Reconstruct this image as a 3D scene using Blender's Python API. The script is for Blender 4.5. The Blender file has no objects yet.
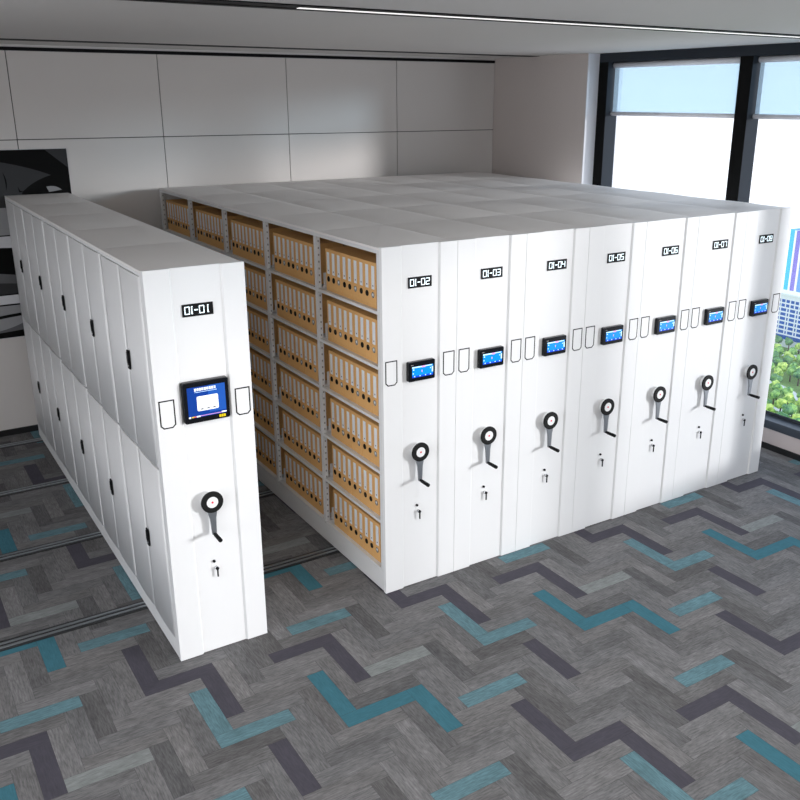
import bpy, math, random
from mathutils import Matrix, Vector
random.seed(7)
C = bpy.context.scene.collection
SC = bpy.context.scene
PI = math.pi

# ------------------------------------------------------------------ materials
def mat(name, color, rough=.5, metal=0., emit=None, estr=0., noise=0., nscale=20., bump=0., spec=.5, coat=0.):
    m = bpy.data.materials.new(name); m.use_nodes = True
    nt = m.node_tree; b = nt.nodes['Principled BSDF']
    b.inputs['Base Color'].default_value = (*color, 1)
    b.inputs['Roughness'].default_value = rough
    b.inputs['Metallic'].default_value = metal
    b.inputs['Specular IOR Level'].default_value = spec
    b.inputs['Coat Weight'].default_value = coat
    if emit:
        b.inputs['Emission Color'].default_value = (*emit, 1)
        b.inputs['Emission Strength'].default_value = estr
    if noise or bump:
        tc = nt.nodes.new('ShaderNodeTexCoord')
        n = nt.nodes.new('ShaderNodeTexNoise'); n.inputs['Scale'].default_value = nscale
        n.inputs['Detail'].default_value = 4
        nt.links.new(tc.outputs['Object'], n.inputs['Vector'])
        if noise:
            mr = nt.nodes.new('ShaderNodeMapRange')
            mr.inputs['To Min'].default_value = 1 - noise; mr.inputs['To Max'].default_value = 1 + noise
            nt.links.new(n.outputs['Fac'], mr.inputs['Value'])
            mx = nt.nodes.new('ShaderNodeMix'); mx.data_type = 'RGBA'; mx.blend_type = 'MULTIPLY'
            mx.inputs['Factor'].default_value = 1
            mx.inputs['A'].default_value = (*color, 1)
            nt.links.new(mr.outputs['Result'], mx.inputs['B'])
            nt.links.new(mx.outputs['Result'], b.inputs['Base Color'])
        if bump:
            bp = nt.nodes.new('ShaderNodeBump'); bp.inputs['Strength'].default_value = bump
            bp.inputs['Distance'].default_value = .002
            nt.links.new(n.outputs['Fac'], bp.inputs['Height'])
            nt.links.new(bp.outputs['Normal'], b.inputs['Normal'])
    return m

M = {}
M['white'] = mat('white_powder_coat', (.86, .86, .86), .42, noise=.012, nscale=3)
M['topwhite'] = mat('grey_white_steel', (.90, .87, .85), .5, noise=.02, nscale=3)
M['shelf'] = mat('shelf_steel', (.78, .78, .78), .45, noise=.02, nscale=6)
M['slot'] = mat('slot_dark', (.33, .31, .30), .7)
M['black'] = mat('black_plastic', (.006, .006, .007), .55, spec=.15)
M['line'] = mat('black_line', (.005, .005, .005), .8, spec=.1)
M['glossblack'] = mat('gloss_black', (.006, .007, .010), .18, spec=.3)
M['rubber'] = mat('black_rubber', (.010, .010, .010), .6, spec=.2)
M['steel'] = mat('brushed_steel', (.34, .36, .39), .35, .85)
M['chrome'] = mat('chrome', (.75, .76, .78), .2, .9)
M['red'] = mat('red_dot', (.8, .03, .08), .4)
M['hub'] = mat('hub_white', (.9, .9, .9), .35)
M['kraft'] = mat('kraft_board', (.76, .43, .16), .75, noise=.07, nscale=60, bump=.1)
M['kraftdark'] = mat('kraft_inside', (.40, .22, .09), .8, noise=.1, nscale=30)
M['paper'] = mat('label_paper', (.80, .83, .88), .6)
M['dot'] = mat('label_dot', (.12, .12, .16), .6)
M['wall'] = mat('wall_panel', (.66, .625, .60), .6, noise=.02, nscale=2)
M['wallside'] = mat('side_wall', (.62, .56, .53), .6, noise=.02, nscale=2)
M['groove'] = mat('groove_dark', (.05, .045, .045), .8)
M['lowwall'] = mat('low_wall', (.55, .48, .46), .65, noise=.03, nscale=5)
M['ceil'] = mat('ceiling_paint', (.66, .64, .62), .7, noise=.015, nscale=2)
M['skirt'] = mat('baseboard_black', (.012, .012, .013), .4)
M['mull'] = mat('window_metal', (.035, .041, .05), .8, spec=.1)
M['mullface'] = mat('window_metal_black', (.006, .006, .006), .8, spec=.1)
M['sill'] = mat('sill_metal', (.05, .06, .075), .4, .2)
M['jamb'] = mat('jamb_white', (.75, .76, .80), .5)
M['rod'] = mat('blind_rod', (.88, .88, .92), .4)
M['rail'] = mat('rail_aluminium', (.42, .45, .48), .3, .8)
M['railbed'] = mat('rail_bed', (.02, .021, .022), .4)
M['digit'] = mat('digit_glow', (.8, .9, .95), .5, emit=(.82, .95, 1), estr=1.0)
M['scr'] = mat('screen_cyan', (.0, .1, .3), .2, emit=(.0, .27, .78), estr=.9)
M['scr2'] = mat('screen_deep_blue', (.0, .03, .2), .2, emit=(.005, .06, .62), estr=1.0)
M['scrw'] = mat('screen_pale', (.5, .6, .7), .2, emit=(.42, .72, .95), estr=1.0)
M['scrp'] = mat('screen_pink', (.5, .2, .4), .2, emit=(.55, .3, .6), estr=1.0)
M['big'] = mat('panel_blue', (.0, .02, .15), .2, emit=(.006, .035, .20), estr=1.0)
M['big2'] = mat('panel_blue_light', (.0, .04, .2), .2, emit=(.02, .075, .32), estr=1.0)
M['bigw'] = mat('panel_white', (.8, .8, .8), .2, emit=(.8, .84, .88), estr=.7)
M['bigk'] = mat('panel_ink', (.03, .03, .05), .3)
M['bigy'] = mat('panel_yellow', (.6, .45, .0), .3, emit=(.5, .36, .01), estr=.6)
M['bigr'] = mat('panel_red', (.6, .1, .05), .3, emit=(.6, .1, .08), estr=.7)
M['a0'] = mat('print_black', (.004, .004, .004), .6, spec=.1)
M['a1'] = mat('print_dark_grey', (.045, .045, .047), .6, spec=.1)
M['a2'] = mat('print_mid_grey', (.13, .13, .135), .6, spec=.1)
M['a3'] = mat('print_light_grey', (.33, .33, .34), .6, spec=.1)
M['a4'] = mat('print_white', (.72, .72, .74), .6, spec=.1)
M['lamp'] = mat('lamp_diffuser', (.8, .8, .8), .5, emit=(1, .97, .93), estr=2.0)
M['lampoff'] = mat('lamp_glow', (.8, .8, .8), .5, emit=(1, .98, .95), estr=.8)
M['lawn'] = mat('park_ground', (.20, .32, .08), .9, noise=.5, nscale=.15)
M['path'] = mat('park_path', (.80, .78, .76), .8)
M['bark'] = mat('bark', (.10, .07, .05), .9)
M['bwhite'] = mat('building_white', (.92, .93, .95), .6)
M['bglass'] = mat('building_glass', (.015, .11, .46), .35, noise=.5, nscale=.9, spec=.2)
M['tcyan'] = mat('tower_cyan', (.03, .48, .80), .3, noise=.35, nscale=1.2)
M['tpurple'] = mat('tower_purple', (.22, .18, .58), .3, noise=.45, nscale=1.2)
M['tblue'] = mat('tower_blue', (.12, .33, .72), .3, noise=.35, nscale=1.2)

def leafmat(name, c1, c2, sc):
    m = bpy.data.materials.new(name); m.use_nodes = True; nt = m.node_tree
    b = nt.nodes['Principled BSDF']; b.inputs['Roughness'].default_value = .8
    tc = nt.nodes.new('ShaderNodeTexCoord'); n = nt.nodes.new('ShaderNodeTexNoise')
    n.inputs['Scale'].default_value = sc; n.inputs['Detail'].default_value = 3
    r = nt.nodes.new('ShaderNodeValToRGB'); r.color_ramp.elements[0].position = .38; r.color_ramp.elements[1].position = .62
    r.color_ramp.elements[0].color = (*c1, 1); r.color_ramp.elements[1].color = (*c2, 1)
    nt.links.new(tc.outputs['Object'], n.inputs['Vector']); nt.links.new(n.outputs['Fac'], r.inputs['Fac'])
    nt.links.new(r.outputs['Color'], b.inputs['Base Color'])
    return m
LEAF = [leafmat('foliage_bright', (.16, .36, .05), (.78, .92, .22), .8),
        leafmat('foliage_mid', (.07, .24, .07), (.44, .70, .18), .8),
        leafmat('foliage_dark', (.03, .13, .08), (.24, .46, .15), .8)]

def carpet_material():
    m = bpy.data.materials.new('carpet_planks'); m.use_nodes = True; nt = m.node_tree
    b = nt.nodes['Principled BSDF']; b.inputs['Roughness'].default_value = .9
    b.inputs['Specular IOR Level'].default_value = .15
    at = nt.nodes.new('ShaderNodeAttribute'); at.attribute_name = 'plank_colour'
    uv = nt.nodes.new('ShaderNodeUVMap'); uv.uv_map = 'grain'
    mp = nt.nodes.new('ShaderNodeMapping'); mp.inputs['Scale'].default_value = (16, 110, 1)
    n = nt.nodes.new('ShaderNodeTexNoise'); n.inputs['Scale'].default_value = 1; n.inputs['Detail'].default_value = 5
    n.inputs['Roughness'].default_value = .65
    nt.links.new(uv.outputs['UV'], mp.inputs['Vector']); nt.links.new(mp.outputs['Vector'], n.inputs['Vector'])
    mr = nt.nodes.new('ShaderNodeMapRange'); mr.inputs['From Min'].default_value = .3; mr.inputs['From Max'].default_value = .7
    mr.inputs['To Min'].default_value = .62; mr.inputs['To Max'].default_value = 1.38
    nt.links.new(n.outputs['Fac'], mr.inputs['Value'])
    mp2 = nt.nodes.new('ShaderNodeMapping'); mp2.inputs['Scale'].default_value = (5, 12, 1)
    n2 = nt.nodes.new('ShaderNodeTexNoise'); n2.inputs['Scale'].default_value = 1; n2.inputs['Detail'].default_value = 2
    nt.links.new(uv.outputs['UV'], mp2.inputs['Vector']); nt.links.new(mp2.outputs['Vector'], n2.inputs['Vector'])
    mr2 = nt.nodes.new('ShaderNodeMapRange'); mr2.inputs['From Min'].default_value = .3; mr2.inputs['From Max'].default_value = .7
    mr2.inputs['To Min'].default_value = .85; mr2.inputs['To Max'].default_value = 1.15
    nt.links.new(n2.outputs['Fac'], mr2.inputs['Value'])
    mu = nt.nodes.new('ShaderNodeMath'); mu.operation = 'MULTIPLY'
    nt.links.new(mr.outputs['Result'], mu.inputs[0]); nt.links.new(mr2.outputs['Result'], mu.inputs[1])
    # fade the grain on solid accent planks through the alpha of the attribute
    mx1 = nt.nodes.new('ShaderNodeMix'); mx1.data_type = 'FLOAT'
    nt.links.new(at.outputs['Alpha'], mx1.inputs['Factor']); mx1.inputs['A'].default_value = 1.0
    nt.links.new(mu.outputs['Value'], mx1.inputs['B'])
    mx = nt.nodes.new('ShaderNodeMix'); mx.data_type = 'RGBA'; mx.blend_type = 'MULTIPLY'; mx.inputs['Factor'].default_value = 1
    nt.links.new(at.outputs['Color'], mx.inputs['A']); nt.links.new(mx1.outputs['Result'], mx.inputs['B'])
    nt.links.new(mx.outputs['Result'], b.inputs['Base Color'])
    bp = nt.nodes.new('ShaderNodeBump'); bp.inputs['Strength'].default_value = .25; bp.inputs['Distance'].default_value = .002
    nt.links.new(n.outputs['Fac'], bp.inputs['Height']); nt.links.new(bp.outputs['Normal'], b.inputs['Normal'])
    return m
M['carpet'] = carpet_material()

def glass_material(name, tint, gloss):
    m = bpy.data.materials.new(name); m.use_nodes = True; nt = m.node_tree
    nt.nodes.remove(nt.nodes['Principled BSDF'])
    out = nt.nodes['Material Output']
    t = nt.nodes.new('ShaderNodeBsdfTransparent'); t.inputs['Color'].default_value = (*tint, 1)
    g = nt.nodes.new('ShaderNodeBsdfGlossy'); g.inputs['Roughness'].default_value = .02
    mx = nt.nodes.new('ShaderNodeMixShader'); mx.inputs['Fac'].default_value = gloss
    nt.links.new(t.outputs[0], mx.inputs[1]); nt.links.new(g.outputs[0], mx.inputs[2])
    nt.links.new(mx.outputs[0], out.inputs['Surface'])
    return m
M['glass'] = glass_material('window_glass', (.97, .98, 1), .04)
def blind_material():
    m = bpy.data.materials.new('blind_fabric'); m.use_nodes = True; nt = m.node_tree
    nt.nodes.remove(nt.nodes['Principled BSDF']); out = nt.nodes['Material Output']
    t = nt.nodes.new('ShaderNodeBsdfTransparent'); t.inputs['Color'].default_value = (.70, .80, .86, 1)
    d = nt.nodes.new('ShaderNodeBsdfTranslucent'); d.inputs['Color'].default_value = (.6, .7, .78, 1)
    mx = nt.nodes.new('ShaderNodeMixShader'); mx.inputs['Fac'].default_value = .25
    nt.links.new(t.outputs[0], mx.inputs[1]); nt.links.new(d.outputs[0], mx.inputs[2])
    nt.links.new(mx.outputs[0], out.inputs['Surface'])
    return m
M['blind'] = blind_material()

# ------------------------------------------------------------------ mesh builder
class MB:
    def __init__(s): s.v = []; s.f = []; s.m = []; s.s = []; s.mats = []
    def mi(s, m):
        if m not in s.mats: s.mats.append(m)
        return s.mats.index(m)
    def face(s, idx, m, smooth=False): s.f.append(idx); s.m.append(s.mi(m)); s.s.append(smooth)
    def box(s, x0, x1, y0, y1, z0, z1, m):
        b = len(s.v)
        s.v += [(x0,y0,z0),(x1,y0,z0),(x1,y1,z0),(x0,y1,z0),(x0,y0,z1),(x1,y0,z1),(x1,y1,z1),(x0,y1,z1)]
        for q in ((0,3,2,1),(4,5,6,7),(0,1,5,4),(1,2,6,5),(2,3,7,6),(3,0,4,7)):
            s.face([b+i for i in q], m)
        return s
    def prism(s, poly, axis, a, b, m):
        # poly in the two other axes (x,y)/(x,z)/(y,z) order
        def P(u, v, w):
            return (u, v, w) if axis == 'z' else ((u, w, v) if axis == 'y' else (w, u, v))
        n = len(poly); o = len(s.v)
        s.v += [P(u, v, a) for u, v in poly] + [P(u, v, b) for u, v in poly]
        s.face([o+i for i in range(n)][::-1], m); s.face([o+n+i for i in range(n)], m)
        for i in range(n):
            j = (i+1) % n; s.face([o+i, o+j, o+n+j, o+n+i], m)
        return s
    def cyl(s, p0, p1, r0, r1, m, n=20, cap=True):
        p0 = Vector(p0); p1 = Vector(p1); d = (p1-p0).normalized()
        a = d.orthogonal().normalized(); c = d.cross(a); o = len(s.v)
        for p, r in ((p0, r0), (p1, r1)):
            for i in range(n):
                t = 2*PI*i/n; q = p + a*math.cos(t)*r + c*math.sin(t)*r; s.v.append(tuple(q))
        for i in range(n):
            j = (i+1) % n; s.face([o+i, o+j, o+n+j, o+n+i], m, True)
        if cap:
            s.face([o+i for i in range(n)][::-1], m); s.face([o+n+i for i in range(n)], m)
        return s
    def ring(s, poly_o, poly_i, axis, a, b, m):
        # frame between an outer and an inner outline with equal vertex counts
        def P(u, v, w):
            return (u, v, w) if axis == 'z' else ((u, w, v) if axis == 'y' else (w, u, v))
        n = len(poly_o); o = len(s.v)
        for w in (a, b):
            s.v += [P(u, v, w) for u, v in poly_o] + [P(u, v, w) for u, v in poly_i]
        for i in range(n):
            j = (i+1) % n
            s.face([o+i, o+j, o+n+j, o+n+i], m)
            s.face([o+2*n+i, o+3*n+i, o+3*n+j, o+2*n+j], m)
            s.face([o+i, o+2*n+i, o+2*n+j, o+j], m)
            s.face([o+n+i, o+n+j, o+3*n+j, o+3*n+i], m)
        return s
    def build(s, name, parent=None, bevel=0., seg=2, loc=None):
        me = bpy.data.meshes.new(name); me.from_pydata(s.v, [], s.f)
        for m in s.mats: me.materials.append(m)
        me.polygons.foreach_set('material_index', s.m); me.polygons.foreach_set('use_smooth', s.s)
        me.update()
        import bmesh
        bm = bmesh.new(); bm.from_mesh(me); bmesh.ops.recalc_face_normals(bm, faces=bm.faces); bm.to_mesh(me); bm.free()
        o = bpy.data.objects.new(name, me); C.objects.link(o)
        if parent is not None: o.parent = parent
        if loc: o.location = loc
        if bevel:
            b = o.modifiers.new('bevel', 'BEVEL'); b.width = bevel; b.segments = seg; b.limit_method = 'ANGLE'
        return o

def tag(o, label=None, cat=None, group=None, kind=None):
    if label: o['label'] = label
    if cat: o['category'] = cat
    if group: o['group'] = group
    if kind: o['kind'] = kind
    return o
def empty(name, loc=(0, 0, 0)):
    o = bpy.data.objects.new(name, None); o.empty_display_size = .1; C.objects.link(o); o.location = loc; return o
def struct(o): o['kind'] = 'structure'; return o
def children(o): return [c for c in list(C.objects) if c.parent == o]
def copy_tree(o, parent=None, loc=None):
    c = o.copy(); C.objects.link(c); c.parent = parent
    if loc is not None: c.location = loc
    for ch in children(o): copy_tree(ch, c)
    return c
def circ(cx, cy, r, n=24, ry=None):
    return [(cx + r*math.cos(2*PI*i/n), cy + (ry or r)*math.sin(2*PI*i/n)) for i in range(n)]
def rrect(x0, x1, y0, y1, r, n=5):
    p = []
    for cx, cy, a in ((x1-r, y0+r, -PI/2), (x1-r, y1-r, 0), (x0+r, y1-r, PI/2), (x0+r, y0+r, PI)):
        for i in range(n+1):
            t = a + PI/2*i/n; p.append((cx + r*math.cos(t), cy + r*math.sin(t)))
    return p

# ------------------------------------------------------------------ dimensions
H = 2.35; L = 4.417; W = .5554
PITCH = .877
POST = [.03 + PITCH*i for i in range(6)]; POST[5] = 4.397
YB = 4.6; XW = 4.42; ZC = 3.65; XL = -6.5; YF = -7.5

# ------------------------------------------------------------------ floor: herringbone carpet planks
w = 1.6845/16; LN = 4
ACC = [  # centre x, y, orientation, colour key : accents repeat every 16 units
 (-.35,.45,'Y','teal'), (.0,.48,'X','ltteal'),
 (-.52,-.05,'X','ltteal'), (-.74,-.265,'X','dark'), (-.58,-.52,'Y','dark'),
 (.21,-.155,'X','dark'), (.365,-.42,'Y','dark'), (.26,-.48,'Y','ltteal'), (.42,-.69,'X','ltteal'),
 (-.79,-.74,'Y','teal'), (-.54,-1.0,'X','teal'),
 (-.32,-.58,'X','pale'), (.465,-1.16,'Y','dark'), (.065,.02,'Y','dark')]
COL = {'teal': (.055, .170, .215, .4), 'ltteal': (.125, .225, .255, .8), 'dark': (.078, .073, .090, .4), 'pale': (.23, .245, .24, .7)}
planks = []
i0, i1 = int(XL/w)-6, int(XW/w)+8
j0, j1 = int(YF/w)-8, int(YB/w)+6
S0 = 0   # phase: horizontal plank rows start where (i-j+S0) mod 8 == 0
OX, OY = -.002, -.21    # world position of lattice origin (dark X plank of the photograph)
for j in range(j0, j1):
    for i in range(i0, i1):
        r = (i - j) % 8
        if r == 0: planks.append(('X', i, j))
        if r == 4: planks.append(('Y', i, j))   # column i, top cell j, covers j-3..j  (r 4..7 going down)
def rect(p):
    k, i, j = p
    if k == 'X': return OX+i*w, OX+(i+LN)*w, OY+j*w, OY+(j+1)*w
    return OX+i*w, OX+(i+1)*w, OY+(j-3)*w, OY+(j+1)*w
T = 16*w
accent = {}
def near(a, b):
    d = (a-b) % T; return min(d, T-d)
base_keys = {}
for k, p in enumerate(planks):
    x0, x1, y0, y1 = rect(p); base_keys.setdefault((p[0], p[1] % 16, p[2] % 16), ((x0+x1)/2, (y0+y1)/2))
for ax, ay, ori, ck in ACC:
    best = min((kk for kk in base_keys if kk[0] == ori and kk not in accent), key=lambda kk: near(base_keys[kk][0], ax)**2 + near(base_keys[kk][1], ay)**2)
    accent[best] = ck
greys = {}
rg = random.Random(3)
for kk in sorted(base_keys):
    g = .158 * (1 + rg.uniform(-.26, .26)); t = rg.uniform(-.01, .008)
    greys[kk] = (g*(1.01+t), g*(.985), g*(.99-t), 1.0)
fv = []; ff = []; fc = []; fuv = []
for p in planks:
    x0, x1, y0, y1 = rect(p)
    x0 = max(x0, XL); x1 = min(x1, XW+.0); y0 = max(y0, YF); y1 = min(y1, YB)
    if x1-x0 < 1e-4 or y1-y0 < 1e-4: continue
    kk = (p[0], p[1] % 16, p[2] % 16)
    c = COL[accent[kk]] if kk in accent else greys[kk]
    o = len(fv); e = .0006
    fv += [(x0+e, y0+e, 0), (x1-e, y0+e, 0), (x1-e, y1-e, 0), (x0+e, y1-e, 0)]; ff.append((o, o+1, o+2, o+3)); fc.append(c)
    rx, ry = rg.uniform(0, 50), rg.uniform(0, 50)
    q = [(x0, y0), (x1, y0), (x1, y1), (x0, y1)]
    fuv += [((a-x0)+rx, (b-y0)+ry) if p[0] == 'X' else ((b-y0)+rx, (a-x0)+ry) for a, b in q]
npl = len(ff)
o = len(fv); fv += [(XL, YF, -.001), (XW, YF, -.001), (XW, YB, -.001), (XL, YB, -.001), (XL, YF, -.2), (XW, YF, -.2), (XW, YB, -.2), (XL, YB, -.2)]
for q in ((0, 1, 2, 3), (7, 6, 5, 4), (0, 4, 5, 1), (1, 5, 6, 2), (2, 6, 7, 3), (3, 7, 4, 0)):
    ff.append(tuple(o+i for i in q)); fc.append((.06, .06, .065, 1)); fuv += [(0, 0), (1, 0), (1, 1), (0, 1)]
me = bpy.data.meshes.new('floor'); me.from_pydata(fv, [], ff)
ca = me.color_attributes.new('plank_colour', 'FLOAT_COLOR', 'CORNER')
uvl = me.uv_layers.new(name='grain')
for pi_, poly in enumerate(me.polygons):
    for li in poly.loop_indices: ca.data[li].color = fc[pi_]
for i, u in enumerate(fuv): uvl.data[i].uv = u
me.materials.append(M['carpet'])
fl = bpy.data.objects.new('floor', me); C.objects.link(fl); struct(fl)

# ------------------------------------------------------------------ walls and ceiling
b = MB(); g = .004
xs = [XL] + [.148 + 1.362*k for k in range(-4, 4) if .148+1.362*k > XL+.1] + [XW+.3]
xs[-2] = 4.26
b.box(XL, XW+.3, YB+.02, YB+.2, 0, ZC, M['groove'])
for a, c in zip(xs[:-1], xs[1:]):
    for z0, z1 in ((0, 2.825), (2.825, 3.60)):
        b.box(a+g, c-g, YB, YB+.03, z0+g, z1-g, M['wall'])
b.box(XL, XW+.3, YB+.012, YB+.02, 0, ZC, M['groove'])
b.box(XL, 4.26, YB, YB+.03, 3.628, ZC, M['ceil']); struct(b.build('wall_back'))
struct(MB().box(XL, XW-.16, YB-.015, YB-.0005, 0, .06, M['skirt']).build('baseboard_back'))
b = MB(); b.box(XL-.2, XL, YF, -5.9, 0, ZC, M['wall']); b.box(XL-.2, XL, -.1, YB, 0, ZC, M['wall'])
b.box(XL-.2, XL, -5.9, -.1, 0, .5, M['wall']); b.box(XL-.2, XL, -5.9, -.1, 3.3, ZC, M['wall']); struct(b.build('wall_left'))
struct(MB().box(XL-.12, XL-.11, -5.9, -.1, .5, 3.3, M['glass']).build('window_7'))  # unseen window, added so that fill light can enter from the left
struct(MB().box(XL-.2, XW+.4, YF-.2, YF, 0, ZC, M['wall']).build('wall_front'))
struct(MB().box(XL-.2, XW+.4, YF-.2, YB+.2, ZC, ZC+.15, M['ceil']).build('ceiling'))
struct(MB().box(XL, 4.26, 3.76, 3.94, ZC-.004, ZC-.0002, M['black']).build('trim_1'))
struct(MB().box(XL, 4.26, YB-.006, YB-.0005, 3.600, 3.628, M['black']).build('trim_2'))
# corner column beside the windows
b = MB(); b.box(4.26, XW+.35, 2.955, YB, 0, ZC, M['wallside']); b.box(4.262, XW+.35, 2.945, 2.955, 0, ZC, M['jamb'])
struct(b.build('wall_right'))
# low wall under the windows, baseboard, sill
struct(MB().box(XW, XW+.25, YF, 2.945, 0, .205, M['lowwall']).build('wall_right_lower'))
struct(MB().box(XW-.012, XW-.0005, YF, 2.945, 0, .058, M['skirt']).build('baseboard_right'))
struct(MB().box(XW-.01, XW+.20, YF, 2.945, .205, .285, M['sill']).build('trim_3', bevel=.004))
struct(MB().box(XW, XW+.25, YF, 2.945, 3.56, ZC, M['mull']).build('trim_4'))
# mullions, glass, blinds
mulls = [2.81, .97, -.87, -2.71, -4.55, -6.39]
for k, y in enumerate(mulls):
    b = MB(); b.box(XW, XW+.004, y, y+.14, .285, 3.56, M['mullface']); b.box(XW+.004, XW+.17, y, y+.14, .285, 3.56, M['mull'])
    struct(b.build('trim_%d' % (5+k)))
ends = [2.81] + []
for k in range(6):
    y1 = mulls[k]; y0 = mulls[k+1]+.14 if k < 5 else YF
    win = empty('window_%d' % (k+1), (XW+.15, (y0+y1)/2, .285)); struct(win)
    hy = (y1-y0)/2
    f = MB(); f.box(-.02, .0, -hy+.0005, hy-.0005, .0005, .03, M['mull'])
    f.box(-.02, .0, -hy+.0005, hy-.0005, 3.235, 3.2745, M['mull'])
    f.build('window_frame', win)
    MB().box(-.002, .004, -hy, hy, .03, 3.235, M['glass']).build('glass_pane', win)
    bl = empty('roller_blind', (XW+.085, (y0+y1)/2, 3.56))
    tag(bl, ['pale roller blind in the window next to the corner column', 'pale roller blind in the window right of the free-standing dark mullion'][k] if k < 2 else
        'pale roller blind lowered a little over the %s window from the corner' % ['third', 'fourth', 'fifth', 'sixth'][k-2],
        'roller blind', 'roller blinds at the tops of the windows')
    MB().box(-.001, .001, -hy+.02, hy-.02, -.52, -.001, M['blind']).build('blind_fabric', bl)
    MB().cyl((0, -hy+.012, -.52), (0, hy-.012, -.52), .021, .021, M['rod'], 16).build('bottom_bar', bl)
    MB().cyl((0, -hy+.012, -.03), (0, hy-.012, -.03), .028, .028, M['rod'], 16).build('roller_tube', bl)

# ceiling linear lamp with black track
t = empty('linear_ceiling_light', (0, .04, ZC)); tag(t, 'long black linear light track across the ceiling above the cabinets', 'ceiling light')
b = MB(); b.box(-6.3, 4.2, -.12, -.05, -.006, -.0005, M['black']); b.box(-6.3, 4.2, .05, .12, -.006, -.0005, M['black']); b.box(-6.3, 4.2, -.05, .05, -.003, -.0005, M['black'])
b.build('track_housing', t)
MB().box(-.45, 3.8, .0, .04, -.006, -.0031, M['lampoff']).build('diffuser', t)

# ------------------------------------------------------------------ floor rails
for k, (y, nm) in enumerate(((.745, 'nearest'), (1.935, 'second nearest'), (3.13, 'third nearest'), (4.30, 'farthest'))):
    t = empty('floor_rail', (0, y, 0))
    tag(t, {'nearest': 'steel cabinet rail in the carpet, nearest of the four', 'second nearest': 'steel cabinet rail in the carpet, second nearest of the four',
            'third nearest': 'steel cabinet rail in the carpet, third nearest of the four', 'farthest': 'steel cabinet rail in the carpet, beside the back wall'}[nm], 'rail', 'floor rails under the sliding cabinets')
    MB().box(XL+.02, 4.05, -.056, .056, .0, .004, M['railbed']).build('rail_bed', t)
    for a in (-.030, .014):
        MB().box(XL+.02, 4.05, a, a+.015, .004, .010, M['rail']).build('rail_bar', t)

# ------------------------------------------------------------------ cabinet parts
YR = .012   # recessed middle of the front panel
def front_panel(par, x0):
    X = lambda a: x0 + a
    prof = [(X(0), .03), (X(0), 0), (X(.137), 0), (X(.147), YR), (X(.415), YR), (X(.425), 0), (X(W-.0025), 0), (X(W-.0025), .03)]
    return MB().prism(prof, 'z', .003, H, M['white']).build('front_panel', par, bevel=.0015, seg=2)

SEG = {'0': 'abcdef', '1': 'm', '2': 'abged', '3': 'abgcd', '4': 'fgbc', '5': 'afgcd', '6': 'afgedc', '7': 'abc', '8': 'abcdefg', '-': 'G'}
def glyph(b, ch, x0, x1, z0, z1, y, m):
    t = .0048; zm = (z0+z1)/2; e = .0016
    R = {'a': (x0+e, x1-e, z1-t, z1), 'd': (x0+e, x1-e, z0, z0+t), 'g': (x0+e, x1-e, zm-t/2, zm+t/2),
         'f': (x0, x0+t, zm+e/2, z1-e), 'b': (x1-t, x1, zm+e/2, z1-e), 'e': (x0, x0+t, z0+e, zm-e/2), 'c': (x1-t, x1, z0+e, zm-e/2),
         'G': (x0, x1, zm-.003, zm+.003)}
    if ch == '1':
        c = (x0+x1)/2
        b.box(c-.003, c+.0025, y, y+.001, z0, zm-e/2, m); b.box(c-.003, c+.0025, y, y+.001, zm+e/2, z1, m)
        b.box(c+.0025, c+.005, y, y+.001, z0, z0+.004, m); b.box(c+.0025, c+.005, y, y+.001, z1-.004, z1, m); return
    for s in SEG[ch]:
        a = R[s]; b.box(a[0], a[1], y, y+.001, a[2], a[3], m)
def number_display(par, x0, txt):
    xa, xb, za, zb = x0+.192, x0+.363, 2.081, 2.149
    d = MB().box(xa, xb, YR-.006, YR-.0003, za, zb, M['black']).build('number_display', par)
    b = MB(); wd = xb-xa
    for ch, (u0, u1) in zip(txt, ((.07, .24), (.26, .35), (.385, .505), (.54, .71), (.74, .91))):
        glyph(b, ch, xa+u0*wd, xa+u1*wd, za+.013, zb-.012, YR-.0072, M['digit'])
    b.build('number_digits', d)
def pull(par, x0, x1):
    z0, z1 = 1.476, 1.639; c = .018; t = .0070
    o = [(x0, z1), (x0, z0+c), (x0+c, z0), (x1-c, z0), (x1, z0+c), (x1, z1)]
    k = t*1.0; i = [(x0+k, z1-k), (x0+k, z0+c+k*.4), (x0+c+k*.4, z0+k), (x1-c-k*.4, z0+k), (x1-k, z0+c+k*.4), (x1-k, z1-k)]
    b = MB(); b.ring(o, i, 'y', -.0012, -.0002, M['line']); b.prism(i, 'y', -.0008, -.0002, M['white'])
    b.build('pull_plate', par)
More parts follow.
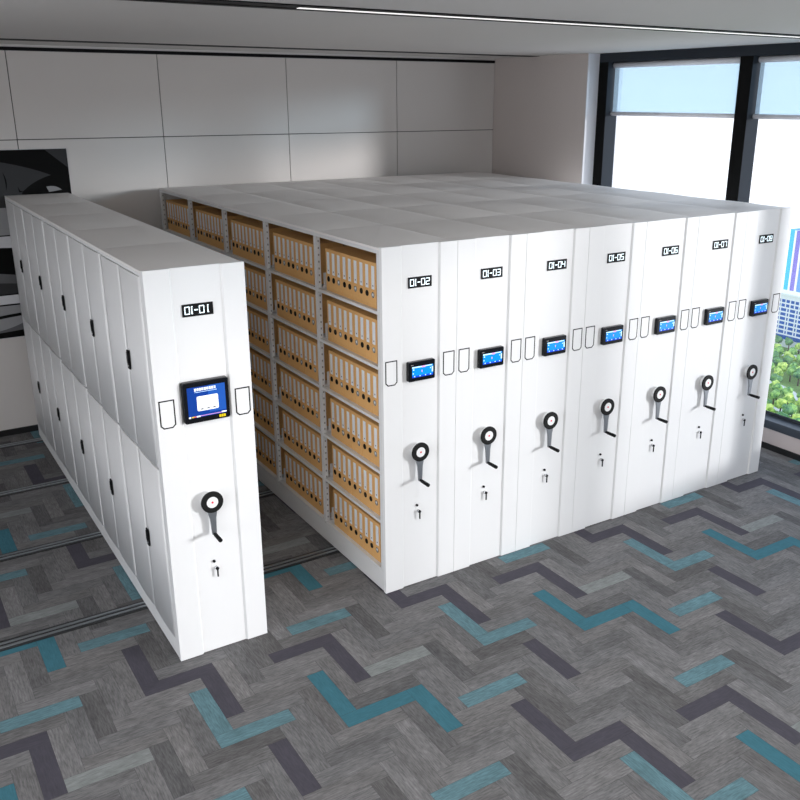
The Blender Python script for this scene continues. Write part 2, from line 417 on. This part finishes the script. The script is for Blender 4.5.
def small_screen(par, x0):
    xa, xb, za, zb = x0+.176, x0+.376, 1.482, 1.612; y0 = YR-.03
    h = MB().prism(rrect(xa, xb, za, zb, .010), 'y', y0, YR-.0003, M['glossblack']).build('touch_screen', par, bevel=.003)
    b = MB(); yy = y0-.0006; sx0, sx1, sz0, sz1 = xa+.026, xb-.016, za+.026, zb-.032
    def r(u0, u1, v0, v1, m, k=1): b.box(sx0+(sx1-sx0)*u0, sx0+(sx1-sx0)*u1, yy-.0003*k, yy+.0001, sz0+(sz1-sz0)*v0, sz0+(sz1-sz0)*v1, m)
    r(0, 1, 0, 1, M['scr']); r(0, 1, 0, .17, M['scr2'], 2); r(0, .45, .88, .99, M['scrw'], 2); r(.45, .63, .84, 1, M['scrp'], 2); r(.63, .95, .9, .98, M['scrw'], 2)
    for u in (.09, .35, .61, .85): r(u, u+.05, .07, .15, M['scrw'], 3)
    r(.04, .1, .68, .78, M['scrw'], 2); r(.03, .07, .32, .44, M['scrw'], 2); r(.45, .485, .42, .62, M['scrp'], 2); r(.86, .9, .62, .72, M['scrw'], 2)
    r(.94, 1, .3, .8, M['scrw'], 2)
    b.build('screen_picture', h)
    MB().box(xa+.018, xa+.036, y0-.0008, y0-.0002, zb-.022, zb-.018, M['slot']).build('maker_mark', h)
def big_screen(par, x0):
    xa, xb, za, zb = x0+.147, x0+.407, 1.486, 1.724; y0 = YR-.035
    h = MB().prism(rrect(xa, xb, za, zb, .012), 'y', y0, YR-.0003, M['glossblack']).build('touch_screen', par, bevel=.004)
    b = MB(); sx0, sx1, sz0, sz1 = xa+.022, xb-.022, za+.032, zb-.030
    def r(u0, u1, v0, v1, m, k=1): b.box(sx0+(sx1-sx0)*u0, sx0+(sx1-sx0)*u1, y0-.0006-.0003*k, y0-.0005, sz0+(sz1-sz0)*v0, sz0+(sz1-sz0)*v1, m)
    r(0, 1, 0, 1, M['big']); r(.55, 1, .12, 1, M['big2'], 2)
    rr = random.Random(5)
    for k in range(9):       # unreadable headline: dense little strokes
        u = .19 + k*.064
        r(u, u+.052, .88, .892, M['bigw'], 3); r(u, u+.052, .93, .945, M['bigw'], 3); r(u+.006, u+.018, .86, .955, M['bigw'], 3); r(u+.034, u+.046, .86, .955, M['bigw'], 3)
        if k % 2: r(u, u+.052, .9, .915, M['bigw'], 3)
    for k in range(19): r(.20+k*.031, .20+k*.031+.019, .815, .832, M['scrw'], 3)
    card = rrect(sx0+(sx1-sx0)*.24, sx0+(sx1-sx0)*.80, sz0+(sz1-sz0)*.20, sz0+(sz1-sz0)*.68, .007)
    b.prism(card, 'y', y0-.0018, y0-.0005, M['bigw'])
    for k, u in enumerate((.32, .49, .64)):
        for q in range(3): r(u+q*.03, u+q*.03+.022, .235, .275 + .02*(q % 2), M['bigk'], 6)
    r(.36, .40, .38, .55, M['scrw'], 5)
    r(0, .05, 0, .05, M['bigw'], 4); r(.07, .16, .01, .05, M['bigy'], 4); r(.13, .19, .01, .045, M['bigr'], 5); r(.2, .3, .01, .05, M['bigw'], 4)
    r(.3, 1, .03, .045, M['scrp'], 3); r(.87, 1, .03, .07, M['bigw'], 4)
    for k in range(3): r(.80+k*.06, .80+k*.06+.05, -.12, -.03, M['bigy'], 4)
    b.build('screen_picture', h)
def crank(par, x0):
    cx, cz = x0+.259, .994; y = -.020
    h = empty('hand_crank'); h.parent = par
    MB().cyl((cx, YR-.0003, cz), (cx, y+.001, cz), .050, .054, M['hub'], 40).build('crank_hub', h)
    b = MB(); b.ring(circ(cx, cz, .065, 40), circ(cx, cz, .034, 40), 'y', y-.014, y, M['rubber']); b.build('crank_wheel', h, bevel=.002)
    b = MB(); b.cyl((cx, y-.0003, cz), (cx, y-.013, cz), .0338, .0338, M['hub'], 40); b.build('crank_cap', h)
    MB().cyl((cx, y-.0132, cz), (cx, y-.0142, cz), .0065, .0065, M['red'], 16).build('red_dot', h)
    arm = [(cx-.034, cz-.050), (cx+.026, cz-.056), (cx+.017, cz-.10), (cx+.013, cz-.203), (cx-.001, cz-.213), (cx-.013, cz-.206), (cx-.019, cz-.11)]
    MB().prism(arm, 'y', y-.010, y+.004, M['steel']).build('crank_arm', h, bevel=.002)
    b = MB(); gx = cx-.001; gz = cz-.201
    b.cyl((gx, y-.0103, gz), (gx, y-.024, gz), .0085, .0085, M['black'], 16); b.cyl((gx, y-.024, gz), (gx, y-.107, gz), .0115, .0125, M['black'], 20)
    b.build('crank_grip', h, bevel=.0015)
def lock(par, x0):
    cx = x0+.253
    MB().cyl((cx, YR-.0003, .598), (cx, YR-.010, .598), .0085, .008, M['black'], 16).build('lock_button', par)
    b = MB(); b.cyl((cx+.012, YR-.0003, .553), (cx+.012, YR-.016, .553), .0105, .0105, M['chrome'], 18); lk = b.build('key_lock', par)
    b = MB(); b.cyl((cx+.012, YR-.0165, .553), (cx+.012, YR-.024, .553), .0095, .0095, M['black'], 14)
    b.box(cx+.008, cx+.016, YR-.024, YR-.018, .500, .548, M['black']); b.build('key', lk)
def tops(par, x0, x1):
    n = 8
    for i in range(5):
        ya = .0295 if i == 0 else POST[i]; yb = POST[i+1] if i < 4 else L
        b = MB()
        for a in range(n+1):
            for c in range(n+1):
                u, v = a/n, c/n
                z = H-.006 + .012*(4*v*(1-v))*(.55+.45*u) + .004*(4*u*(1-u))
                z = min(z, H+.010)
                if a in (0, n) or c in (0, n): z = H-.0055
                b.v.append((x0+(x1-x0)*u, ya+.001+(yb-ya-.002)*v, z))
        for a in range(n):
            for c in range(n):
                k = a*(n+1)+c; b.face([k, k+n+1, k+n+2, k+1], M['topwhite'], True)
        o = len(b.v); xa, xb2, y0, y1, z0 = x0, x1, ya+.001, yb-.001, H-.02
        b.box(xa, xb2, y0, y1, z0, H-.0056, M['topwhite'])
        b.build('top_panel', par)

def fittings(par, x0, txt, big=False):
    front_panel(par, x0); number_display(par, x0, txt)
    (big_screen if big else small_screen)(par, x0)
    pull(par, x0+.016, x0+.103); pull(par, x0+.449, x0+.538)
    crank(par, x0); lock(par, x0)

# ---- cabinet 01, standing apart, doors towards the left
X1 = -1.416
cab = empty('mobile_shelving_cabinet', (0, 0, 0))
tag(cab, 'white sliding cabinet numbered 01-01 standing apart at the left, with doors and large touch screen', 'cabinet', 'white mobile shelving cabinets')
fittings(cab, X1, '01-01', True)
b = MB(); b.box(X1+.014, X1+W-.0025, .0305, L, .012, H-.021, M['white']); b.build('carcass', cab)
b = MB(); b.box(X1, X1+.0135, .0305, L, 2.315, H-.021, M['white']); b.box(X1, X1+.0135, .0305, L, .012, .125, M['white'])
b.box(X1, X1+.0135, .0305, .065, .125, 2.315, M['white']); b.box(X1, X1+.0135, L-.03, L, .125, 2.315, M['white'])
for i in range(1, 5): b.box(X1+.006, X1+.0135, POST[i]-.012, POST[i]+.012, .125, 2.315, M['white'])
b.build('door_frame', cab)
tops(cab, X1, X1+W-.0025)
def door_leaf(y0, y1, z0, z1, handle):
    n = 12; b = MB()
    for c in range(n+1):
        v = c/n; y = y0+(y1-y0)*v; x = X1 - .002 - .005*(4*v*(1-v)) if 0 < c < n else X1-.0005
        b.v += [(x, y, z0), (x, y, z1)]
    for c in range(n): b.face([2*c, 2*c+1, 2*c+3, 2*c+2], M['white'], True)
    o = len(b.v); b.v += [(X1+.0055, y0, z0), (X1+.0055, y0, z1), (X1+.0055, y1, z0), (X1+.0055, y1, z1)]
    b.face([o, o+2, o+3, o+1], M['white'])
    b.face([0, o, o+1, 1], M['white']); b.face([2*n, 2*n+1, o+3, o+2], M['white'])
    b.face([2*c for c in range(n+1)] + [o+2, o], M['white']); b.face([2*c+1 for c in range(n+1)] + [o+3, o+1], M['white'])
    d = b.build('door', cab)
    if handle:
        zc, yc = handle; h = MB()
        h.prism(rrect(yc-.023, yc+.023, zc-.055, zc+.055, .006), 'x', X1-.0165, X1-.010, M['black'])
        h.prism(rrect(yc-.012, yc+.012, zc-.020, zc+.045, .004), 'x', X1-.0215, X1-.0165, M['glossblack'])
        h.cyl((X1-.0165, yc, zc-.038), (X1-.019, yc, zc-.038), .007, .007, M['chrome'], 12)
        h.build('door_handle', d)
for i in range(5):
    ya = (.066 if i == 0 else POST[i]+.013); yb = (POST[i+1]-.013 if i < 4 else L-.031); ym = (ya+yb)/2
    for z0, z1, hz in ((.130, 1.218, .650), (1.232, 2.310, 1.778)):
        door_leaf(ya, ym-.0015, z0, z1, (hz, ym-.058))
        door_leaf(ym+.0015, yb, z0, z1, None)

# ---- cabinet 02, open shelves on its left side
cab2 = empty('mobile_shelving_cabinet')
tag(cab2, 'white sliding cabinet numbered 01-02 with open shelves full of kraft boxes on its left side', 'cabinet', 'white mobile shelving cabinets')
fittings(cab2, 0, '01-02')
tops(cab2, 0, W-.0025)
XE = W-.0025
SH = [.172+.3556*k for k in range(6)]
b = MB(); b.box(0, XE, .0305, L, .012, SH[0]-.022, M['shelf']); b.build('base_plinth', cab2)
b = MB(); b.box(0, .003, .0305, L, H-.042, H-.0205, M['shelf']); b.box(XE-.003, XE, .0305, L, H-.042, H-.0205, M['shelf'])
b.build('header_rail', cab2)
b = MB(); b.box(0, .012, .0305, .062, SH[0]-.0215, H-.0425, M['shelf']); b.box(.012, XE, .0305, .034, SH[0]-.0215, H-.0425, M['shelf']); b.build('front_frame', cab2)
b = MB(); b.box(0, XE, L-.008, L, SH[0]-.0215, H-.0425, M['shelf']); b.box(0, .012, L-.045, L-.0081, SH[0]-.0215, H-.0425, M['shelf']); b.build('end_panel', cab2)
for i in range(0, 6):
    y = POST[i]
    b = MB()
    if 0 < i < 5:
        b.box(0, .002, y-.020, y+.020, SH[0], H-.0425, M['shelf'])
    if i < 5: ys = y-.020 if i else .062
    else: ys = y-.030
    if i:
        b.box(.002, .030, ys, ys+.002, SH[0], H-.0425, M['shelf'])
        z = SH[0]+.03
        while z < H-.07:
            b.prism([(.011, z), (.020, z-.003), (.021, z+.010), (.012, z+.013)], 'y', ys-.0006, ys+.0004, M['slot'])
            z += .047
        b.box(XE-.040, XE-.002, ys, ys+.002, SH[0], H-.0425, M['shelf']); b.box(.262, .292, ys, ys+.002, SH[0], H-.0425, M['shelf'])
        b.build('upright', cab2)
for k, zt in enumerate(SH):
    for i in range(5):
        ya = POST[i]+(.0215 if i else .0325); yb = POST[i+1]-.0215 if i < 4 else L-.009
        b = MB(); b.box(.0005, XE-.0005, ya, yb, zt-.020, zt, M['shelf'])
        # low side stop with an oval finger hole, at the far end of the bay
        b.box(.045, .25, yb-.004, yb-.002, zt, zt+.105, M['shelf'])
        b.prism(circ(.105, zt+.058, .030, 18, .020), 'y', yb-.0052, yb-.0042, M['kraftdark'])
        b.build('shelf', cab2)

# ---- cabinets 03 .. 08
for n in range(3, 9):
    x0 = (n-2)*W
    c = empty('mobile_shelving_cabinet')
    tag(c, 'white sliding cabinet numbered 01-%02d in the closed row%s' % (n, ', nearest the windows' if n == 8 else ''), 'cabinet', 'white mobile shelving cabinets')
    fittings(c, x0, '01-%02d' % n)
    tops(c, x0, x0+W-.0025)
    b = MB(); b.box(x0, x0+W-.0025, .0305, L, .012, H-.021, M['white']); b.build('carcass', c)

# ------------------------------------------------------------------ kraft file boxes
BW = .0765; BH = .286; BD = .235
def file_box(white):
    b = MB(); b.box(.0, BD, -BW/2+.0003, BW/2-.0003, 0, BH, M['kraft'])
    r = b.build('file_box', None, bevel=.0012, seg=1)
    b = MB(); b.box(-.0008, .0002, -.0185, .0185, .118, .264, M['paper']); b.prism(circ(0, .140, .0055, 10), 'x', -.0012, -.0007, M['dot'])
    b.build('spine_label', r)
    b = MB()
    b.ring(circ(0, .082, .019, 20), circ(0, .082, .014, 20), 'x', -.0022, .0002, M['chrome'] if white else M['black'])
    b.prism(circ(0, .082, .0142, 20), 'x', -.0008, .0002, M['slot'] if white else M['black'])
    if white: b.prism([(y+.003, z+.002) for y, z in circ(0, .082, .0085, 14)], 'x', -.0013, -.0006, M['paper'])
    b.build('finger_ring', r)
    return r
protoB, protoW = file_box(False), file_box(True)
ORD = ['first', 'second', 'third', 'fourth', 'fifth', 'sixth', 'seventh', 'eighth', 'ninth']
SHN = ['bottom shelf', 'fifth shelf down', 'fourth shelf down', 'third shelf down', 'second shelf down', 'top shelf']
BAY = ['nearest bay', 'second bay', 'third bay', 'fourth bay', 'farthest bay']
used = set()
for i in range(5):
    for k in range(6):
        for q in range(9):
            wh = q % 3 == 0
            y = POST[i] + .094 + BW*(q+.5)
            pr = protoW if wh else protoB
            loc = (.030 + random.uniform(-.0012, .0012), y, SH[k])
            if wh not in used:
                used.add(wh); o = pr; o.location = loc
            else:
                o = copy_tree(pr, None, loc)
            tag(o, 'kraft box with %s finger hole, %s from near end, %s, %s' % ('chrome' if wh else 'black', ORD[q], SHN[k], BAY[i]),
                'file box', 'kraft file boxes on the open shelves')
# the row standing behind them, facing the other way: only their tops and backs show in the gaps
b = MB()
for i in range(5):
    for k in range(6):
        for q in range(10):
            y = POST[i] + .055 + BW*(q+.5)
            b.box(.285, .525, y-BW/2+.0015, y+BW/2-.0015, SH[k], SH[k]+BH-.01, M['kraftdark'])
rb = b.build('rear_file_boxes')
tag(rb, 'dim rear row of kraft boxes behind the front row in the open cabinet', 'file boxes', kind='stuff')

# ------------------------------------------------------------------ wall art (generic black and grey curves)
art = empty('wall_art', (-2.6, YB, 1.86)); tag(art, 'large black, grey and white comic-style wall print behind the left cabinet', 'wall art')
def A(x): return x + 2.6
def Z(z): return z - 1.86
ya = -.020
MB().box(A(-4.4), A(-.798), ya, -.0005, Z(.985), Z(2.74), M['a4']).build('print_board', art)
def shape(poly, m, lay, name='print_shape'):
    MB().prism([(A(x), Z(z)) for x, z in poly], 'y', ya-.0008*lay, ya-.0001, m).build(name, art)
def qb(p0, p1, p2, n=12): return [((1-t)**2*p0[0]+2*t*(1-t)*p1[0]+t*t*p2[0], (1-t)**2*p0[1]+2*t*(1-t)*p1[1]+t*t*p2[1]) for t in [k/n for k in range(n+1)]]
shape([(-4.4, 2.02), (-.80, 2.02), (-.80, 2.738), (-4.4, 2.738)], M['a0'], 1, 'upper_picture')
shape([(-.80, 2.56), (-.80, 2.738), (-1.0, 2.738)], M['a1'], 2)
shape(qb((-2.6, 2.75), (-1.45, 2.72), (-.965, 2.50)) + qb((-.965, 2.50), (-1.12, 2.46), (-1.23, 2.36)) + qb((-1.23, 2.36), (-1.30, 2.25), (-1.36, 2.03)) + [(-2.6, 2.03)], M['a1'], 2)
shape(qb((-1.385, 2.545), (-1.34, 2.46), (-1.375, 2.37)) + qb((-1.375, 2.37), (-1.365, 2.46), (-1.385, 2.545)), M['a0'], 3)
shape([(-1.27, 2.41), (-1.255, 2.37), (-1.22, 2.355), (-1.265, 2.355)], M['a0'], 3)
shape(qb((-1.02, 2.395), (-.93, 2.41), (-.885, 2.36)) + [(-1.0, 2.345)], M['a3'], 2)
shape([(-4.4, 1.965), (-1.0, 1.965), (-1.0, 2.10), (-1.30, 2.10), (-1.38, 2.22), (-4.4, 2.2)], M['a3'], 3)
shape([(-4.4, 1.957), (-.81, 1.957), (-.81, 1.968), (-4.4, 1.968)], M['a0'], 4)
shape([(-4.4, 1.40), (-.81, 1.40), (-.81, 1.80)] + qb((-.81, 1.80), (-2.0, 1.93), (-4.4, 1.86)), M['a0'], 1, 'middle_picture')
shape(qb((-4.0, 1.43), (-1.75, 1.88), (-.9, 1.42)), M['a2'], 2)
shape(qb((-4.0, 1.42), (-1.75, 1.68), (-.95, 1.41)), M['a1'], 3)
shape([(-4.4, .988), (-.81, .988), (-.81, 1.315), (-4.4, 1.315)], M['a3'], 1, 'lower_picture')
shape([(-4.4, 1.30), (-.81, 1.30), (-.81, 1.315), (-4.4, 1.315)], M['a0'], 3)
shape(qb((-2.6, 1.02), (-1.6, 1.28), (-.82, 1.22)) + qb((-.82, 1.195), (-1.6, 1.25), (-2.6, .99)), M['a0'], 4)
shape(qb((-1.62, 1.06), (-1.36, 1.10), (-1.24, 1.22)) + [(-.82, 1.18), (-.82, 1.0), (-1.62, 1.03)], M['a2'], 2)
shape(qb((-4.0, 1.01), (-1.45, 1.0), (-1.02, 1.10)) + [(-.82, 1.10), (-.82, .989), (-4.0, .989)], M['a0'], 3)

# ------------------------------------------------------------------ the city and park below the window
GZ = -75.
struct(MB().box(90, 268, 20, 300, GZ-1, GZ, M['lawn']).build('ground'))
D = Vector((.8279, .5609, 0)); LT = Vector((.5609, -.8279, 0)); O0 = Vector((-2.623, -4.571, 0))
def at(R, l, z=GZ): p = O0 + D*R + LT*l; return (p.x, p.y, z)
def strip(name, label, pts, wd, cat='path'):
    b = MB(); vs = []
    P = [Vector(at(R, l)) for R, l in pts] if pts else [Vector((243, y, GZ)) for y in (110, 140, 170, 200)]
    for i, p in enumerate(P):
        d = (P[min(i+1, len(P)-1)] - P[max(i-1, 0)]).normalized(); n = Vector((-d.y, d.x, 0))*wd/2
        vs += [p-n, p+n]
    for dz in (.02, .12): b.v += [(v.x, v.y, GZ+dz) for v in vs]
    n = len(vs)
    for i in range(0, n-2, 2):
        b.face([i, i+2, i+3, i+1], M['path']); b.face([n+i, n+i+1, n+i+3, n+i+2], M['path'])
        b.face([i, n+i, n+i+2, i+2], M['path']); b.face([i+1, i+3, n+i+3, n+i+1], M['path'])
    tag(b.build(name), label, cat)
strip('park_road', 'pale road crossing the park in front of the white building', None, 4.0, 'road')
strip('park_path', 'pale footpath winding between the park trees', [(268, -8), (262, -2), (257, 1.5), (252, 3), (247, 8)], 2.6)
strip('park_path', 'pale paved strip near the bottom edge of the window view', [(241, -3), (239, 1), (236, 4), (233, 9)], 2.6)

tw = empty('skyscraper', (366, 249, GZ)); tag(tw, 'tall glass tower in cyan and violet behind the white building', 'building')
def tpart(y0, y1, z1, m, dx=0, nm='tower_slab'):
    b = MB(); b.box(dx, 10, y0-249, y1-249, -18, z1-GZ, m); o = b.build(nm, tw)
tpart(251.0, 253.6, -54.5, M['tcyan']); tpart(250.1, 250.95, -54.9, M['bwhite'], -.4, 'white_fin')
tpart(247.6, 250.05, -54.9, M['tpurple']); tpart(246.6, 247.55, -54, M['bwhite'], -.4, 'white_fin')
tpart(241.0, 246.55, -52.0, M['tblue']); tpart(232, 240.9, -49, M['tcyan'])
wb = empty('office_building', (250.5, 165, GZ)); tag(wb, 'long white office block with a grid of blue windows beyond the park', 'building')
ya_, yb_ = -30, 22
MB().box(.35, 5, ya_, yb_, 0, 17.2, M['bwhite']).build('wall', wb)
# windows as parts nearest the view, the rest as one run per floor
cnt = 0
z = 15.7
for row in range(8):
    y = 14.5
    for col in range(11):
        wd = (1.9 if col % 2 == 0 else .5) if row >= 2 else 1.2
        if cnt < 88:
            MB().box(.30, .349, y-wd, y, z-.95, z, M['bglass']).build('window', wb)
        cnt += 1; y -= wd + .5
    z -= 1.47
MB().box(.25, .349, -6, 15.5, 2.6, 3.9, M['bglass']).build('shop_window_band', wb)
MB().box(-.1, 5.4, ya_-.3, yb_+.3, 17.2, 17.7, M['bwhite']).build('roof_edge', wb)

# trees
def tree_proto(k):
    rr = random.Random(20+k)
    import bmesh
    bm = bmesh.new()
    for q in range(9):
        r = rr.uniform(.6, .95); c = Vector((rr.uniform(-.95, .95), rr.uniform(-.95, .95), 3.3+rr.uniform(-.6, 1.3))) if q else Vector((0, 0, 3.5))
        if q == 0: r = 1.35
        g_ = bmesh.ops.create_icosphere(bm, subdivisions=2, radius=r, matrix=Matrix.Translation(c))
        for v in g_['verts']:
            d = (v.co-c).normalized(); v.co += d*rr.uniform(-.32, .38)*r*.6
    me = bpy.data.meshes.new('crown'); bm.to_mesh(me); bm.free(); me.materials.append(LEAF[k % 3])
    root = empty('park_tree')
    cr = bpy.data.objects.new('crown', me); C.objects.link(cr); cr.parent = root
    b = MB(); b.cyl((0, 0, 0), (0, 0, 2.8), .28, .18, M['bark'], 8); b.build('trunk', root)
    return root
protos = [tree_proto(k) for k in range(3)]; usedt = set()
TL = ['bright yellow-green leafy tree in the park below the window', 'mid-green leafy tree in the park below the window', 'dark bluish-green leafy tree in the park below the window']
PATHS = [[(268, -8), (262, -2), (257, 1.5), (252, 3), (247, 8)], [(241, -3), (239, 1), (236, 4), (233, 9)]]
def seg_dist(p, a, c):
    d = (c[0]-a[0], c[1]-a[1]); t = ((p[0]-a[0])*d[0]+(p[1]-a[1])*d[1])/(d[0]**2+d[1]**2); t = max(0, min(1, t))
    return math.hypot(p[0]-a[0]-t*d[0], p[1]-a[1]-t*d[1])
rt = random.Random(11)
spots = []
for _ in range(14000):
    R = rt.uniform(214, 300); l = rt.uniform(-7.5, 10)
    px = O0.x + D.x*R + LT.x*l
    if px > 238.8: continue
    if min(seg_dist((R, l), a, c) for pl in PATHS for a, c in zip(pl[:-1], pl[1:])) < 2.9: continue
    if all((R-a)**2 + (l-c)**2 > 3.45**2 for a, c in spots): spots.append((R, l))
for k in range(9):     # a row of trees between the road and the white building
    v = Vector((247.4, 150 + k*3.9 + rt.uniform(-.1, .1), 0)) - O0; spots.append((v.dot(D), v.dot(LT)))
for R, l in spots:
    k = rt.choice((0, 0, 1, 2) if R < 250 else (0, 1, 1, 2)); p = at(R, l)
    if k not in usedt: usedt.add(k); o = protos[k]; o.location = p
    else: o = copy_tree(protos[k], None, p)
    s = rt.uniform(.80, .98); o.scale = (s, s, s); o.rotation_euler = (0, 0, rt.uniform(0, 6))
    tag(o, TL[k], 'tree', ['bright park trees', 'mid-green park trees', 'dark park trees'][k])

# ------------------------------------------------------------------ light
world = bpy.data.worlds.new('World'); SC.world = world; world.use_nodes = True
nt = world.node_tree; bg = nt.nodes['Background']
tc = nt.nodes.new('ShaderNodeTexCoord'); sp = nt.nodes.new('ShaderNodeSeparateXYZ'); rp = nt.nodes.new('ShaderNodeValToRGB')
nt.links.new(tc.outputs['Generated'], sp.inputs[0])
mr = nt.nodes.new('ShaderNodeMapRange'); mr.inputs['From Min'].default_value = -1; mr.inputs['From Max'].default_value = 1
nt.links.new(sp.outputs['Z'], mr.inputs['Value']); nt.links.new(mr.outputs['Result'], rp.inputs['Fac'])
e = rp.color_ramp.elements; e[0].position = .0; e[0].color = (.80, .82, .85, 1); e[1].position = 1; e[1].color = (.45, .62, .85, 1)
for pos, c in ((.40, (.95, .97, 1, 1)), (.52, (.95, .975, 1, 1)), (.70, (.72, .84, 1, 1))):
    q = rp.color_ramp.elements.new(pos); q.color = c
nt.links.new(rp.outputs['Color'], bg.inputs['Color']); bg.inputs['Strength'].default_value = 1.45

sun = bpy.data.lights.new('sun', 'SUN'); sun.energy = 2.35; sun.angle = math.radians(7.5); sun.color = (1, .985, .96)
so = bpy.data.objects.new('sun', sun); C.objects.link(so)
dirv = Vector((-1.04, 1, -.15)); so.rotation_euler = dirv.to_track_quat('-Z', 'Y').to_euler()
so.location = (8, -8, 6)

def area(name, loc, rot, sx, sy, power, col=(1, 1, 1), portal=False):
    l = bpy.data.lights.new(name, 'AREA'); l.shape = 'RECTANGLE'; l.size = sx; l.size_y = sy; l.energy = power; l.color = col
    o = bpy.data.objects.new(name, l); C.objects.link(o); o.location = loc; o.rotation_euler = rot
    if portal: l.cycles.is_portal = True
    return o
area('window_portal', (XW+.3, (YF+2.9)/2, 1.9), (0, PI/2, 0), 3.3, 10.4, 1, portal=True)
# added fill panels on the ceiling, out of view, to raise the ambient light
for k, (x, y, p, nm) in enumerate(((-5.2, -6.2, 14, 'in the far left corner'), (-2.2, -6.2, 14, 'straight behind the camera'), (2.4, -6.2, 14, 'by the windows'),
                         (-5.2, -3.0, 32, 'by the left wall'), (-2.4, -3.0, 30, 'in front of the left cabinet'), (.4, -3.0, 24, 'in front of the cabinet row'), (3.0, -3.0, 18, 'in front of the last cabinet by the windows'))):
    t = empty('added_fill_panel', (x, y, ZC))
    tag(t, 'added square ceiling fill panel %s' % nm, 'ceiling light', 'added ceiling fill panels')
    b = MB(); b.ring([(-.62, -.62), (.62, -.62), (.62, .62), (-.62, .62)], [(-.6, -.6), (.6, -.6), (.6, .6), (-.6, .6)], 'z', -.02, -.0005, M['white']); b.build('frame', t)
    MB().box(-.598, .598, -.598, .598, -.012, -.001, M['lampoff']).build('diffuser', t)
    area('fill_panel_lamp', (x, y, ZC-.03), (0, 0, 0), 1.15, 1.15, p, (1, .975, .95))
area('left_fill_light', (XL-.3, -3.0, 1.9), (0, -PI/2, 0), 2.7, 5.7, 132, (.99, .99, 1))  # added fill lamp outside the left opening, brightens the cabinet doors

# ------------------------------------------------------------------ camera
f, X, Y, Z_, ya, pi_, ro, cx, cy = 884.42984, -2.62317, -4.5712, 3.19575, .56933, .32229, .00142, 423.9241, 393.42421
fwd = Vector((math.sin(ya)*math.cos(pi_), math.cos(ya)*math.cos(pi_), -math.sin(pi_)))
right = Vector((math.cos(ya), -math.sin(ya), 0)); up = right.cross(fwd)
r2 = right*math.cos(ro) + up*math.sin(ro); u2 = -right*math.sin(ro) + up*math.cos(ro)
cam = bpy.data.cameras.new('camera'); co = bpy.data.objects.new('camera', cam); C.objects.link(co)
m = Matrix(((r2.x, u2.x, -fwd.x, X), (r2.y, u2.y, -fwd.y, Y), (r2.z, u2.z, -fwd.z, Z_), (0, 0, 0, 1)))
co.matrix_world = m
cam.sensor_fit = 'HORIZONTAL'; cam.sensor_width = 36; cam.lens = f/800*36
cam.shift_x = (400-cx)/800; cam.shift_y = (cy-400)/800; cam.clip_start = .05; cam.clip_end = 2000
SC.camera = co
vs = SC.view_settings; vs.view_transform = 'Standard'; vs.look = 'None'; vs.gamma = 1; vs.use_curve_mapping = False; vs.exposure = .18
